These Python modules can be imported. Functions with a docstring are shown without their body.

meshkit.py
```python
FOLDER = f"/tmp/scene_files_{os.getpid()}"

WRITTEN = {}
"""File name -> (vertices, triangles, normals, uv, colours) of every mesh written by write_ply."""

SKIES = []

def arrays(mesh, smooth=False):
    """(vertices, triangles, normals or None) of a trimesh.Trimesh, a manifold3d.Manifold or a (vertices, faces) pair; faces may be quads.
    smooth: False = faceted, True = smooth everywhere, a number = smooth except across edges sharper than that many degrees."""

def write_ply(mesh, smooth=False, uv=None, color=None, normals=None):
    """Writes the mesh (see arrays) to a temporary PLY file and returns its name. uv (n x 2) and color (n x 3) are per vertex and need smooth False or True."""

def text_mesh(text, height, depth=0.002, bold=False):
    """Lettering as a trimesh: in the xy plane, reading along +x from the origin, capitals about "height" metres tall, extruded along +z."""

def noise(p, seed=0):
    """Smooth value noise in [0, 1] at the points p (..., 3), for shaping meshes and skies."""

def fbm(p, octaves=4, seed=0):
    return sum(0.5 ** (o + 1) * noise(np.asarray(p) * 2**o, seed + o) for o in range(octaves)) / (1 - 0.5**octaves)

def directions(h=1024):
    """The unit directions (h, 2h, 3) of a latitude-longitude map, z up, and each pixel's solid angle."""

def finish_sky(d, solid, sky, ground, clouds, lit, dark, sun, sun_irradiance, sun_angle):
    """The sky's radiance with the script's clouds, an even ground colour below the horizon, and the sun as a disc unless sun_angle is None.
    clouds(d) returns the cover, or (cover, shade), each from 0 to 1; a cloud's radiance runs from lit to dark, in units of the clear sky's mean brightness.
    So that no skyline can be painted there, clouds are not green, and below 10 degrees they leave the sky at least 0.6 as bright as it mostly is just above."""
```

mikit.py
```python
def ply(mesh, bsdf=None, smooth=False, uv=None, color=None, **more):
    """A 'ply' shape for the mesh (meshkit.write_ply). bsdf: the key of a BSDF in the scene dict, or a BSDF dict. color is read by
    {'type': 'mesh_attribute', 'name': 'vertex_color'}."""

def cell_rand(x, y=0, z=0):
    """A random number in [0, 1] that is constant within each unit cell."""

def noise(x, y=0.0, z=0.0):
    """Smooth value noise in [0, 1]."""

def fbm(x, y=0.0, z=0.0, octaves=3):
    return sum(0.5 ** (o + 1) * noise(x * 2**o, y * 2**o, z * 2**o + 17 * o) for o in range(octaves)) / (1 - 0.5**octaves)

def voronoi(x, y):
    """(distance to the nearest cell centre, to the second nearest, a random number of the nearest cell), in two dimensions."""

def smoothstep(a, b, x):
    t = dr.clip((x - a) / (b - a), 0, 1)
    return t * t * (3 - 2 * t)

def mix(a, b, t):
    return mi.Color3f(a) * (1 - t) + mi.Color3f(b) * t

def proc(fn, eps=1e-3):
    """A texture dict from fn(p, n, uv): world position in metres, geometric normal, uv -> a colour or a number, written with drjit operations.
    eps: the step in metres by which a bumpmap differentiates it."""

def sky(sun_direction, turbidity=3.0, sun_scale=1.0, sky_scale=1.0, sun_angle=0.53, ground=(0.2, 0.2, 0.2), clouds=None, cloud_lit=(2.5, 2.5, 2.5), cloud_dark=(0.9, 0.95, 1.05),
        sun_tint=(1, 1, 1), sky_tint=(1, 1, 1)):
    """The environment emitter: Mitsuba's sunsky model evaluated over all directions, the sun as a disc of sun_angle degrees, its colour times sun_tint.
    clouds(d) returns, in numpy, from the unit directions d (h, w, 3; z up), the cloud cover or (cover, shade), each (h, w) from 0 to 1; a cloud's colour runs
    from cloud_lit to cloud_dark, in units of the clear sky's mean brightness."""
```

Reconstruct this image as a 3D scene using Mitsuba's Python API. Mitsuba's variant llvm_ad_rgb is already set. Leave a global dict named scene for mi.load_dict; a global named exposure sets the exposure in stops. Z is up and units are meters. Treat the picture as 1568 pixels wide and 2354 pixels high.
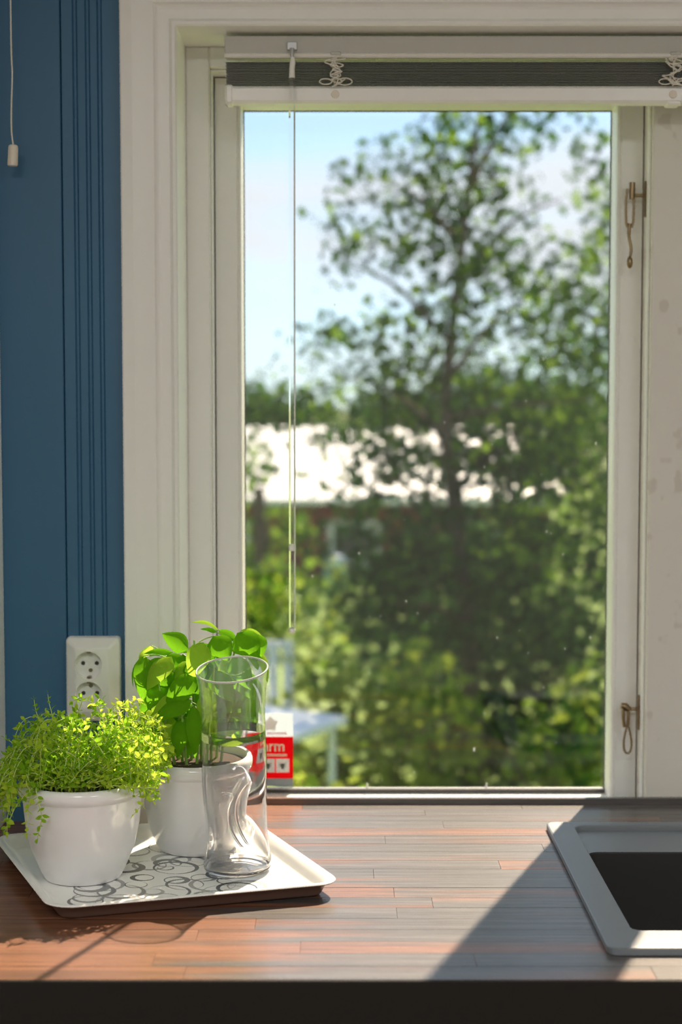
import math, random
import numpy as np, trimesh, manifold3d
import drjit as dr
import mitsuba as mi
import mikit, meshkit
from shapely.geometry import Polygon, Point, LineString, box as sbox
from shapely.ops import unary_union

T = mi.ScalarTransform4f
scene, labels = {}, {}

# ------------------------------------------------------------------ camera, sky, sun, exposure
CAM_Z, FOCAL_PX, PITCH = 1.520, 3600.0, math.radians(3.77)
scene['camera'] = {
    'type': 'thinlens', 'fov': math.degrees(2 * math.atan(784 / FOCAL_PX)), 'fov_axis': 'x',
    'aperture_radius': 0.0082, 'focus_distance': 2.09, 'near_clip': 0.05, 'far_clip': 500.0,
    'to_world': T().look_at(origin=[0, 0, CAM_Z], target=[0, math.cos(PITCH), CAM_Z - math.sin(PITCH)], up=[0, 0, 1])}


def sky_clouds(d):
    q = np.stack([d[..., 0] * 5, d[..., 1] * 5, d[..., 2] * 16], -1)
    n = meshkit.fbm(q + 3.1, 5, 4)
    cover = np.clip((n - 0.44) / 0.22, 0, 1) * 0.85
    return cover, np.clip((n - 0.66) * 1.5, 0, 0.5)


SUN = (0.385, 1.0, 1.18)
scene['sky'] = mikit.sky(SUN, turbidity=3.0, sun_scale=9.0, sky_scale=5.0, sun_angle=0.6, ground=(0.18, 0.22, 0.12), clouds=sky_clouds,
                         cloud_lit=(2.1, 2.15, 2.2), cloud_dark=(1.4, 1.45, 1.5), sun_tint=(1.0, 0.98, 0.95), sky_tint=(1.0, 1.0, 1.0))
exposure = 0.0
FILL_LAMP = 16.5  # radiance of the fill lamps added behind the camera

# ------------------------------------------------------------------ main measures (metres)
TOP = 0.900                 # worktop surface
FRONT, WALL, BACK = 1.664, 2.324, 2.4228
FR, SASH, GLASS, OUT = 2.4365, 2.504, 2.556, 2.60
NL, NR, NT = -0.2385, 1.302, 2.073          # window niche: left, right, top
rng = np.random.default_rng(7)


# ------------------------------------------------------------------ helpers
def bsdf(key, d):
    scene[key] = d
    return key


def prin(color, rough=0.5, **k):
    c = color if isinstance(color, dict) else {'type': 'rgb', 'value': list(color)}
    return {'type': 'twosided', 'bsdf': {'type': 'principled', 'base_color': c, 'roughness': rough, **k}}


def thin_leaf(color, dt=1.0, rough=0.4):
    return {'type': 'principledthin', 'base_color': {'type': 'rgb', 'value': list(color)}, 'roughness': rough, 'diff_trans': dt, 'eta': 1.45}


def add(key, mesh, mat, smooth=False, **more):
    base, n = key, 0
    while key in scene:
        n += 1
        key = f'{base}_{n:03d}'
    scene[key] = mikit.ply(mesh, mat, smooth, **more)
    return key


def put(key, ply, to_world):
    base, n = key, 0
    while key in scene:
        n += 1
        key = f'{base}_{n:03d}'
    scene[key] = {**ply, 'to_world': to_world}
    return key


def name(key):
    base, n = key, 0
    while key in labels or any(k.startswith(key + '__') for k in scene):
        n += 1
        key = f'{base}_{n:03d}'
    return key


def tag(key, label, cat=None, group=None, kind=None):
    d = {'label': label}
    if cat: d['category'] = cat
    if group: d['group'] = group
    if kind: d['kind'] = kind
    labels[key] = d


def bx(x0, x1, y0, y1, z0, z1, c=0.0015):
    """a box with chamfered edges"""
    c = min(c, (x1 - x0) / 3, (y1 - y0) / 3, (z1 - z0) / 3)
    p = []
    for sx in (0, 1):
        for sy in (0, 1):
            for sz in (0, 1):
                q = np.array([(x0, x1)[sx], (y0, y1)[sy], (z0, z1)[sz]])
                s = np.array([1 - 2 * sx, 1 - 2 * sy, 1 - 2 * sz]) * c
                for a in range(3):
                    o = s.copy(); o[a] = 0
                    p.append(q + o)
    return trimesh.convex.convex_hull(np.array(p))


def plain_box(x0, x1, y0, y1, z0, z1):
    return trimesh.creation.box(bounds=[[x0, y0, z0], [x1, y1, z1]])


def cat(ms):
    return trimesh.util.concatenate(ms)


def tube(pts, r, n=8, caps=True):
    pts = np.asarray(pts, float)
    r = np.broadcast_to(np.asarray(r, float), len(pts))
    t = np.gradient(pts, axis=0)
    t /= np.linalg.norm(t, axis=1, keepdims=True) + 1e-12
    u = np.cross(t[0], [0.3, 0.2, 0.93])
    u /= np.linalg.norm(u)
    V = []
    a = np.arange(n) * 2 * np.pi / n
    for i in range(len(pts)):
        u = u - t[i] * (u @ t[i]); u /= np.linalg.norm(u) + 1e-12
        w = np.cross(t[i], u)
        V.append(pts[i] + r[i] * (np.cos(a)[:, None] * u + np.sin(a)[:, None] * w))
    V = np.vstack(V)
    F = []
    for i in range(len(pts) - 1):
        for j in range(n):
            k = (j + 1) % n
            A, B, C, D = i * n + j, i * n + k, (i + 1) * n + k, (i + 1) * n + j
            F += [[A, B, C], [A, C, D]]
    if caps:
        V = np.vstack([V, pts[0], pts[-1]])
        e = (len(pts) - 1) * n
        for j in range(n):
            k = (j + 1) % n
            F += [[len(V) - 2, k, j], [len(V) - 1, e + j, e + k]]
    return trimesh.Trimesh(V, np.array(F), process=False)


def spline(ctrl, n=24):
    """Catmull-Rom through the control points"""
    c = np.asarray(ctrl, float)
    c = np.vstack([2 * c[0] - c[1], c, 2 * c[-1] - c[-2]])
    out = []
    m = len(c) - 3
    for s in np.linspace(0, m - 1e-9, n):
        i = int(s); t = s - i
        a, b, d, e = c[i:i + 4]
        out.append(0.5 * (2 * b + (d - a) * t + (2 * a - 5 * b + 4 * d - e) * t * t + (3 * b - a - 3 * d + e) * t ** 3))
    return np.array(out)


def lathe(profile, n=72, center=(0, 0, 0)):
    p = np.asarray(profile, float)
    a = np.arange(n) * 2 * np.pi / n
    V = np.stack([p[:, None, 0] * np.cos(a), p[:, None, 0] * np.sin(a), np.broadcast_to(p[:, None, 1], (len(p), n))], -1).reshape(-1, 3)
    F = []
    for i in range(len(p) - 1):
        for j in range(n):
            k = (j + 1) % n
            A, B, C, D = i * n + j, i * n + k, (i + 1) * n + k, (i + 1) * n + j
            F += [[A, B, C], [A, C, D]]
    m = trimesh.Trimesh(V + np.asarray(center), np.array(F), process=False)
    return m


def mitred(path, profile, closed=True):
    """sweep the closed profile of (inward offset, y) along the path of (x, z) points, mitred at its corners"""
    P = np.asarray(path, float)
    n = len(P)
    dirs = np.roll(P, -1, 0) - P
    dirs /= np.linalg.norm(dirs, axis=1, keepdims=True)
    rows = []
    for i in range(n):
        if closed or 0 < i < n - 1:
            a, b = dirs[i - 1], dirs[i]
        elif i == 0:
            a = b = dirs[0]
        else:
            a = b = dirs[n - 2]
        na, nb = np.array([-a[1], a[0]]), np.array([-b[1], b[0]])
        m = (na + nb) / (1 + na @ nb)
        rows.append([(P[i][0] + m[0] * d, y, P[i][1] + m[1] * d) for d, y in profile])
    V = np.array(rows).reshape(-1, 3)
    k = len(profile)
    F = []
    for i in range(n if closed else n - 1):
        j = (i + 1) % n
        for s in range(k):
            t = (s + 1) % k
            A, B, C, D = i * k + s, i * k + t, j * k + t, j * k + s
            F += [[A, C, B], [A, D, C]]
    m = trimesh.Trimesh(V, np.array(F), process=False)
    m.fix_normals()
    return m


def extrude_x(poly, x0, x1):
    """polygon of (y, z) extruded along x"""
    m = trimesh.creation.extrude_polygon(Polygon(poly), x1 - x0, engine='earcut')
    v = m.vertices
    m.vertices = np.stack([v[:, 2] + x0, v[:, 0], v[:, 1]], -1)
    return m


def extrude_z(poly, z0, z1):
    p = poly if hasattr(poly, 'exterior') else Polygon(poly)
    m = trimesh.creation.extrude_polygon(p, z1 - z0, engine='earcut')
    m.apply_translation([0, 0, z0])
    return m


def extrude_y(poly, y0, y1):
    """polygon of (x, z) extruded along y"""
    p = poly if hasattr(poly, 'exterior') else Polygon(poly)
    m = trimesh.creation.extrude_polygon(p, y1 - y0, engine='earcut')
    v = m.vertices
    m.vertices = np.stack([v[:, 0], v[:, 2] + y0, v[:, 1]], -1)
    m.fix_normals()
    return m


# ------------------------------------------------------------------ materials
def fb(x, y=0.0, z=0.0, o=3):
    return mikit.fbm(x, y, z, octaves=o)


def white_paint(p, n, uv):
    m = fb(p.x * 9, p.y * 9, p.z * 2.5)
    return mikit.mix((0.785, 0.785, 0.765), (0.83, 0.83, 0.81), m)


def blue_paint(p, n, uv):
    m = fb(p.x * 6, p.y * 6, p.z * 3)
    return mikit.mix((0.030, 0.112, 0.215), (0.040, 0.135, 0.250), m)


def sill_scuff(p, n, uv):
    m = mikit.smoothstep(0.62, 0.74, fb(p.x * 40, p.y * 40, p.z * 25))
    return mikit.mix((0.70, 0.68, 0.63), (0.55, 0.50, 0.45), m * 0.6)


bsdf('paint_white', prin(mikit.proc(white_paint), 0.35, specular=0.5))
bsdf('paint_blue', prin(mikit.proc(blue_paint), 0.42, specular=0.45))
bsdf('paint_post', prin(mikit.proc(sill_scuff), 0.4, specular=0.4))
bsdf('plaster', prin((0.78, 0.77, 0.74), 0.8))
bsdf('ceiling_white', prin((0.85, 0.85, 0.83), 0.9))
bsdf('floor_wood', prin((0.30, 0.20, 0.12), 0.4))
bsdf('cabinet_black', prin((0.018, 0.018, 0.019), 0.45))
bsdf('glaze', prin((0.82, 0.82, 0.82), 0.12, specular=0.55))
bsdf('soil', prin((0.05, 0.032, 0.02), 0.95))
bsdf('plastic_white', prin((0.78, 0.78, 0.75), 0.3))
bsdf('plastic_ivory', prin((0.74, 0.68, 0.58), 0.35))
bsdf('dark_hole', prin((0.03, 0.03, 0.028), 0.6))
bsdf('contact_metal', prin((0.25, 0.22, 0.17), 0.35, metallic=1.0))
bsdf('brass_dark', prin((0.26, 0.19, 0.11), 0.30, metallic=1.0))
bsdf('rail_grey', prin((0.46, 0.455, 0.42), 0.4))
bsdf('rail_lip', prin((0.72, 0.71, 0.67), 0.3))
bsdf('slat_grey', prin((0.30, 0.315, 0.30), 0.4))
bsdf('bottom_rail_white', prin((0.84, 0.84, 0.82), 0.3))
bsdf('cord_white', prin((0.70, 0.67, 0.60), 0.7))
bsdf('gasket_dark', prin((0.045, 0.045, 0.05), 0.35))
bsdf('zinc', prin((0.45, 0.46, 0.47), 0.35, metallic=0.6))
bsdf('pane_glass', {'type': 'thindielectric', 'int_ior': 1.5})
bsdf('clear_sheet', {'type': 'thindielectric', 'int_ior': 1.62})
bsdf('solid_glass', {'type': 'dielectric', 'int_ior': 1.5})
bsdf('acrylic', {'type': 'dielectric', 'int_ior': 1.49})
bsdf('sink_sky_grey', prin((0.135, 0.155, 0.175), 0.44, specular=1.0))  # blue-grey of the reflected sky put into the rim and ledge colour
bsdf('sink_bowl_shade', prin((0.022, 0.023, 0.024), 0.5, specular=0.4))  # same composite, coloured darker for the shade down in the bowl
bsdf('tray_shell', prin((0.115, 0.065, 0.048), 0.45))
bsdf('dust_white', prin((0.9, 0.9, 0.88), 0.8))
bsdf('edge_stain_shade', prin((0.010, 0.0085, 0.0075), 0.5, specular=0.3))  # dark stained edge, its shade put into the near-black colour


STAVES = {}


def stave(k):
    if k in STAVES: return STAVES[k]
    r = random.Random(k * 13 + 1)
    off, dark = r.uniform(0, 50), (.18, .72, .40, .80, .55, .10)[k]

    def fn(p, n, uv):
        g = fb(p.x * 4 + off, p.y * 150 + off * 3, p.z * 60, 4)
        fine = fb(p.x * 22 + off, p.y * 700, p.z * 90, 2)
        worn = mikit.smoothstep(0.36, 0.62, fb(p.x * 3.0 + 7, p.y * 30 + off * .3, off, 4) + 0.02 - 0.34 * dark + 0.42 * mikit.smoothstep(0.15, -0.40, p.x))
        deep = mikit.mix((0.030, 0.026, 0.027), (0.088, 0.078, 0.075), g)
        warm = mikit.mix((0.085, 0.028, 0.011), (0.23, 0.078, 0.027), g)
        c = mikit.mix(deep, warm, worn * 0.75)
        return c * (0.60 + 0.80 * fine)
    STAVES[k] = fn
    return fn


def stave_relief(p, n, uv):
    return fb(p.x * 9, p.y * 420, 0.0, 3) * 0.00009


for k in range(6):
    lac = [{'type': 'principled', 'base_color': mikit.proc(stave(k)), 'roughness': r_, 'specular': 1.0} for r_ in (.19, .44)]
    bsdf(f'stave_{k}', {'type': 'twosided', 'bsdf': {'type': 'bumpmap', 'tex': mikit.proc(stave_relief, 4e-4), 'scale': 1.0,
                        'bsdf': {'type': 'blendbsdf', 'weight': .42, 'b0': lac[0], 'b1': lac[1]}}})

# ------------------------------------------------------------------ the room
add('floor', plain_box(-1.3, 2.3, -2.3, 2.6, -0.05, 0.0), 'floor_wood')
tag('floor', 'brown wooden kitchen floor', kind='structure')
add('ceiling', plain_box(-1.3, 2.3, -2.3, 2.6, 2.5, 2.55), 'ceiling_white')
tag('ceiling', 'white kitchen ceiling', kind='structure')
add('wall_left', plain_box(-1.3, -1.2, -2.3, 2.6, 0, 2.5), 'plaster')
tag('wall_left', 'white wall on the left of the kitchen', kind='structure')
add('wall_right', plain_box(2.2, 2.3, -2.3, 2.6, 0, 2.5), 'plaster')
tag('wall_right', 'white wall on the right of the kitchen', kind='structure')
add('wall_back', plain_box(-1.2, 2.2, -2.3, -2.2, 0, 2.5), 'plaster')
tag('wall_back', 'white wall behind the camera', kind='structure')
w = [plain_box(-1.2, NL - .012, WALL + .012, OUT, 0, 2.5), plain_box(NR + .012, 2.2, WALL + .012, OUT, 0, 2.5),
     plain_box(NL - .012, NR + .012, WALL + .012, OUT, NT + .012, 2.5), plain_box(NL - .012, NR + .012, WALL + .012, OUT, 0, .84)]
add('wall_front', cat(w), 'paint_blue')
tag('wall_front', 'blue wooden panelled wall around the window', kind='structure')


def board_profile(x0, x1, beads):
    pts = [(x0, WALL + .012), (x0, WALL + .0015), (x0 + .0012, WALL)]
    for b in beads:
        pts += [(b - .0035, WALL), (b - .0015, WALL + .0045), (b + .0015, WALL + .0045), (b + .0045, WALL + .0005)]
    pts += [(x1 - .0012, WALL), (x1, WALL + .0015), (x1, WALL + .012)]
    return pts


x = -1.2
edges = [-1.2, -1.05, -.93, -.81, -.69, -.57, -.4095, -.2905]
for a, b in zip(edges[:-1], edges[1:]):
    bead = (-.3890, -.3705, -.3530) if abs(a + .4095) < 1e-6 else (b - .055, b - .037, b - .019) if b < -.5 else ()
    add('wall_front__board', extrude_z(board_profile(a + .0006, b - .0006, bead), .9, 2.5), 'paint_blue')
for k in range(6):
    a = 1.385 + k * .13
    add('wall_front__board', extrude_z(board_profile(a + .0006, a + .1294, (a + .08, a + .095, a + .11)), .9, 2.5), 'paint_blue')

# architrave round the niche
prof = [(0, WALL), (0, 2.3055), (.002, 2.3035), (.018, 2.3022), (.040, 2.3035), (.049, 2.3045), (.0515, 2.3085), (.0545, 2.3105), (.058, 2.3115), (.0705, 2.3115),
        (.0725, 2.3075), (.0760, 2.3045), (.0800, 2.3050), (.0822, 2.3085), (.0822, WALL)]
prof = [(d, y) for d, y in prof]
CAS = .0822
add('trim_1', mitred([(NR + CAS, TOP), (NR + CAS, NT + CAS), (NL - CAS, NT + CAS), (NL - CAS, TOP)], prof, closed=False), 'paint_white')
tag('trim_1', 'white moulded architrave around the window niche', kind='structure')
lin = [plain_box(NL - .012, NL, 2.3105, FR + .01, .86, NT + .012), plain_box(NR, NR + .012, 2.3105, FR + .01, .86, NT + .012),
       plain_box(NL - .012, NR + .012, 2.3105, FR + .01, NT, NT + .012)]
add('trim_2', cat(lin), 'paint_white')
tag('trim_2', 'white board lining of the window niche', kind='structure')
add('trim_3', bx(NL + .0005, NR - .0005, BACK + .0006, FR - .0008, .865, .9092, .0012), 'stave_1')
tag('trim_3', 'narrow dark wooden upstand along the back of the worktop', kind='structure')

# ------------------------------------------------------------------ the window: outer frame, two casements
PL, PR = .4793, .5850                       # the post between the casements
FL, FRR, FT = -.2016, 1.2655, 2.0415
fr = [bx(NL + .0002, FL, FR, OUT, .845, NT - .0002, .002), bx(FRR, NR - .0002, FR, OUT, .845, NT - .0002, .002),
      bx(FL, FRR, FR, OUT, FT, NT - .0002, .002), plain_box(FL, FRR, 2.452, OUT + .03, .835, .8440)]
add('window_1__frame', cat(fr), 'paint_white')
add('window_1__post', cat([bx(PL, PR, FR, 2.575, .845, FT, .002)]), 'paint_post')
# bead lines on the reveals of frame and post
bd = []
for xa, s in ((FL, 1), (PL, -1), (PR, 1), (FRR, -1)):
    x0, x1 = sorted((xa, xa + s * .0035))
    bd.append(bx(x0, x1, FR + .012, FR + .030, .846, FT, .0012))
for x0, x1 in ((FL, PL), (PR, FRR)):
    bd.append(bx(x0, x1, FR + .012, FR + .030, FT - .0035, FT, .0012))
add('window_1__bead', cat(bd), 'paint_white')
sash_prof = [(0, SASH), (.0335, SASH), (.0348, SASH + .0022), (.0366, SASH + .0006), (.0398, SASH + .0026), (.0412, SASH + .010), (.0416, GLASS - .007), (.0416, GLASS + .004), (.0300, 2.574), (0, 2.574)]


def casement(win, x0, x1):
    z0, z1 = .8451, 2.0392
    path = [(x1, z0), (x1, z1), (x0, z1), (x0, z0)]
    add(win + '__sash', mitred(path, sash_prof), 'paint_white')
    gx0, gx1, gz0, gz1 = x0 + .0416, x1 - .0416, z0 + .0416, z1 - .0416
    g = trimesh.Trimesh([[gx0, GLASS, gz0], [gx1, GLASS, gz0], [gx1, GLASS, gz1], [gx0, GLASS, gz1]], [[0, 1, 2], [0, 2, 3]], process=False)
    add(win + '__pane', g, 'pane_glass')
    ga = [bx(gx0, gx1, GLASS - .0065, GLASS - .0005, gz0, gz0 + .0062, .001), bx(gx0, gx0 + .0016, GLASS - .004, GLASS - .0005, gz0, gz1, .0004),
          bx(gx1 - .0016, gx1, GLASS - .004, GLASS - .0005, gz0, gz1, .0004), bx(gx0, gx1, GLASS - .004, GLASS - .0005, gz1 - .0016, gz1, .0004)]
    add(win + '__gasket', cat(ga), 'gasket_dark')
    add(win + '__spacer', bx(gx0 + .002, gx1 - .002, GLASS - .0085, GLASS - .0005, gz0 + .0064, gz0 + .0088, .0006), 'zinc')
    return gx0, gx1, gz0, gz1


G1 = casement('window_1', -.1985, .4768)
G2 = casement('window_2', .5875, 1.2628)
tag('window_1', 'white painted wooden casement window overlooking the garden', kind='structure')
tag('window_2', 'white casement window on the far right, beyond the post', kind='structure')
tag('window_1__gasket', 'dark glazing gasket')
tag('window_1__post', 'greyish white window post')
for px_ in (-.0170, -.0170 + .197):
    add('window_1__glazing_peg', cat([trimesh.creation.icosphere(2, .0022).apply_translation([px_ + .06, GLASS - .006, G1[2] + .0105]),
                                      trimesh.creation.icosphere(2, .0016).apply_translation([px_ + .0605, GLASS - .006, G1[2] + .0152])]), 'plastic_white', 40)
# specks of dirt on the glass
sp = []
for i in range(75):
    a, b = rng.uniform(G1[0] + .1, G1[1] - .01), rng.uniform(G1[2] + .03, G1[3] - .02)
    r = rng.uniform(.0005, .0013) * (1.6 if i % 17 == 0 else 1)
    m = trimesh.creation.icosphere(1, r)
    m.apply_scale([1, .3, rng.uniform(.8, 2.2)])
    m.apply_translation([a, GLASS - .0008, b])
    sp.append(m)
add('window_1__dust', cat(sp), 'dust_white', True)
labels['window_1__dust'] = {'label': 'pale specks of dirt on the window glass', 'kind': 'stuff'}


# casement hooks on the post
def latch(z, kind):
    k = 'window_1__latch' if kind == 0 else 'window_1__latch_001'
    xs, y = .4735, 2.478
    add(k + '__plate', bx(PL - .0052, PL - .0001, y - .006, y + .006, z - .033, z + .022, .001), 'brass_dark', 30)
    add(k + '__pin', tube([(PL - .003, y, z), (.462, y, z), (.4535, y - .001, z)], .0028, 10), 'brass_dark', 40)
    if kind == 0:
        add(k + '__barrel', tube([(.4550, y - .002, z + .020), (.4550, y - .002, z + .012), (.4550, y - .002, z - .006)], [.0048, .0052, .0048], 12), 'brass_dark', 40)
        for dx in (-.0062, .0062):
            add(k + '__link', tube(spline([(.4525 + dx * .8, y - .003, z + .010), (.4515 + dx, y - .004, z - .012), (.4515 + dx * .9, y - .004, z - .040), (.4515 + dx * .5, y - .004, z - .050)], 14), .0019, 8), 'brass_dark', 50)
        add(k + '__hook', tube(spline([(.4515, y - .004, z - .044), (.4505, y - .004, z - .062), (.4540, y - .005, z - .082), (.4530, y - .005, z - .094)], 18), [.0030] * 6 + [.0024] * 12, 8), 'brass_dark', 50)
        m = trimesh.creation.icosphere(3, 1.0); m.apply_scale([.0048, .0045, .0098]); m.apply_translation([.4522, y - .005, z - .104])
        add(k + '__knob', m, 'brass_dark', True)
    else:
        add(k + '__barrel', tube([(.447, y - .003, z + .006), (.4540, y - .003, z + .004), (.4620, y - .003, z - .001)], [.0048, .0070, .0040], 12), 'brass_dark', 40)
        for dx in (-.0042, .0036):
            add(k + '__link', tube(spline([(.455 + dx, y - .004, z + .002), (.455 + dx, y - .005, z - .014), (.4555 + dx * .7, y - .005, z - .028)], 10), .0028, 8), 'brass_dark', 50)
        a = np.linspace(0, 2 * np.pi, 30)
        loop = np.stack([.4578 + .0052 * np.sin(a) * (1.1 - .5 * np.cos(a)), 0 * a + y - .006, z - .048 + .0225 * np.cos(a)], -1)
        add(k + '__hook', tube(loop, .0017, 8), 'brass_dark', 50)
    tag(k, 'brass casement hook with a straight rod and round tip, upper of two on the window post' if kind == 0 else 'brass casement hook with a looped end, lower of two on the window post')


latch(1.853, 0)
latch(1.041, 1)

# ------------------------------------------------------------------ wall socket
t = 'wall_socket'
X0, X1, Z0, Z1, YF = -.4090, -.3285, 1.0555, 1.1815, WALL - .026


def rrect(x0, x1, z0, z1, r, n=6):
    return sbox(x0 + r, z0 + r, x1 - r, z1 - r).buffer(r, quad_segs=n)


def loft(loops, cap0=True, cap1=True):
    V = np.vstack(loops)
    n = len(loops[0]); F = []
    for i in range(len(loops) - 1):
        for j in range(n):
            k = (j + 1) % n
            A, B, C, D = i * n + j, i * n + k, (i + 1) * n + k, (i + 1) * n + j
            F += [[A, B, C], [A, C, D]]
    if cap0:
        V = np.vstack([V, loops[0].mean(0)])
        for j in range(n): F.append([len(V) - 1, (j + 1) % n, j])
    if cap1:
        e = (len(loops) - 1) * n
        V = np.vstack([V, loops[-1].mean(0)])
        for j in range(n): F.append([len(V) - 1, e + j, e + (j + 1) % n])
    m = trimesh.Trimesh(V, np.array(F), process=False)
    m.fix_normals()
    return m


def ring_xz(x0, x1, z0, z1, r, y, n=7):
    c = np.array(rrect(x0, x1, z0, z1, r, n).exterior.coords)[:-1]
    return np.stack([c[:, 0], np.full(len(c), y), c[:, 1]], -1)


body = loft([ring_xz(X0, X1, Z0, Z1, .006, WALL - .0004), ring_xz(X0, X1, Z0, Z1, .006, YF + .012), ring_xz(X0 + .0022, X1 - .0022, Z0 + .0022, Z1 - .0022, .006, YF + .0085),
             ring_xz(X0 + .0145, X1 - .0145, Z0 + .0145, Z1 - .0145, .004, YF + .001), ring_xz(X0 + .0165, X1 - .0165, Z0 + .0165, Z1 - .0165, .004, YF)])
bm = manifold3d.Manifold(manifold3d.Mesh(vert_properties=np.asarray(body.vertices, np.float32), tri_verts=np.asarray(body.faces, np.uint32)))
SX = -.3740
for zc in (1.1410, 1.0960):
    cyl = manifold3d.Manifold.cylinder(.022, .0212, .0200, 48).rotate((90, 0, 0)).translate((SX, YF + .0155, zc))
    bm = bm - cyl
    for dx in (-.0102, .0102):
        bm = bm - manifold3d.Manifold.cylinder(.008, .0030, .0030, 16).rotate((90, 0, 0)).translate((SX + dx, YF + .0205, zc + .001))
add(t + '__plate', bm, 'plastic_white', 35)
for i, zc in enumerate((1.1410, 1.0960)):
    for s in (1, -1):
        add(t + '__earth_clip', bx(SX - .0028, SX + .0028, YF + .002, YF + .0140, zc + s * .0198 - .0024, zc + s * .0198 + .0024, .0006), 'contact_metal')
    for dx in (-.0102, .0102):
        add(t + '__pin_hole', tube([(SX + dx, YF + .0149, zc + .001), (SX + dx, YF + .0165, zc + .001)], .0031, 16), 'dark_hole')
    add(t + '__screw', tube([(SX + .001, YF + .0138, zc - .0095 if i == 0 else zc + .0125), (SX + .001, YF + .0165, zc - .0095 if i == 0 else zc + .0125)], .0029, 16), 'contact_metal')
tag(t, 'white double wall socket on the blue panelling beside the window casing', 'wall socket')

# ------------------------------------------------------------------ tall white cupboard at the left edge and the pull cord
t = 'wall_cupboard'
add(t + '__carcass', bx(-.98, -.5030, 1.99, WALL - .001, TOP + .0005, 2.20, .002), 'paint_white')
add(t + '__door', bx(-.978, -.5050, 1.970, 1.9885, TOP + .004, 2.198, .002), 'paint_white')
tag(t, 'tall white cupboard standing on the worktop at the far left edge', 'cupboard')
t = 'pull_cord'
cy_ = 2.282
add(t + '__cord', tube(spline([(-.4725, cy_, 2.30), (-.4725, cy_, 2.05), (-.4715, cy_, 2.00), (-.4733, cy_, 1.955), (-.4737, cy_, 1.92), (-.4715, cy_, 1.8985)], 40), .0012, 6), 'cord_white', True)
kp = [(0, 0), (.0066, 0), (.0074, .0008), (.0074, .002), (.0071, .026), (.0062, .0288), (.004, .0300), (0, .0300)]
m = lathe(kp, 28); m.apply_transform(trimesh.transformations.rotation_matrix(math.radians(3), [0, 1, 0])); m.apply_translation([-.4728, cy_, 1.8690])
add(t + '__pull_knob', m, 'plastic_ivory', 40)
add(t + '__switch', bx(-.492, -.453, cy_ - .02, WALL - .001, 2.29, 2.34, .004), 'plastic_white')
tag(t, 'thin white pull cord with an ivory plastic knob against the blue wall', 'pull cord')

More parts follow.
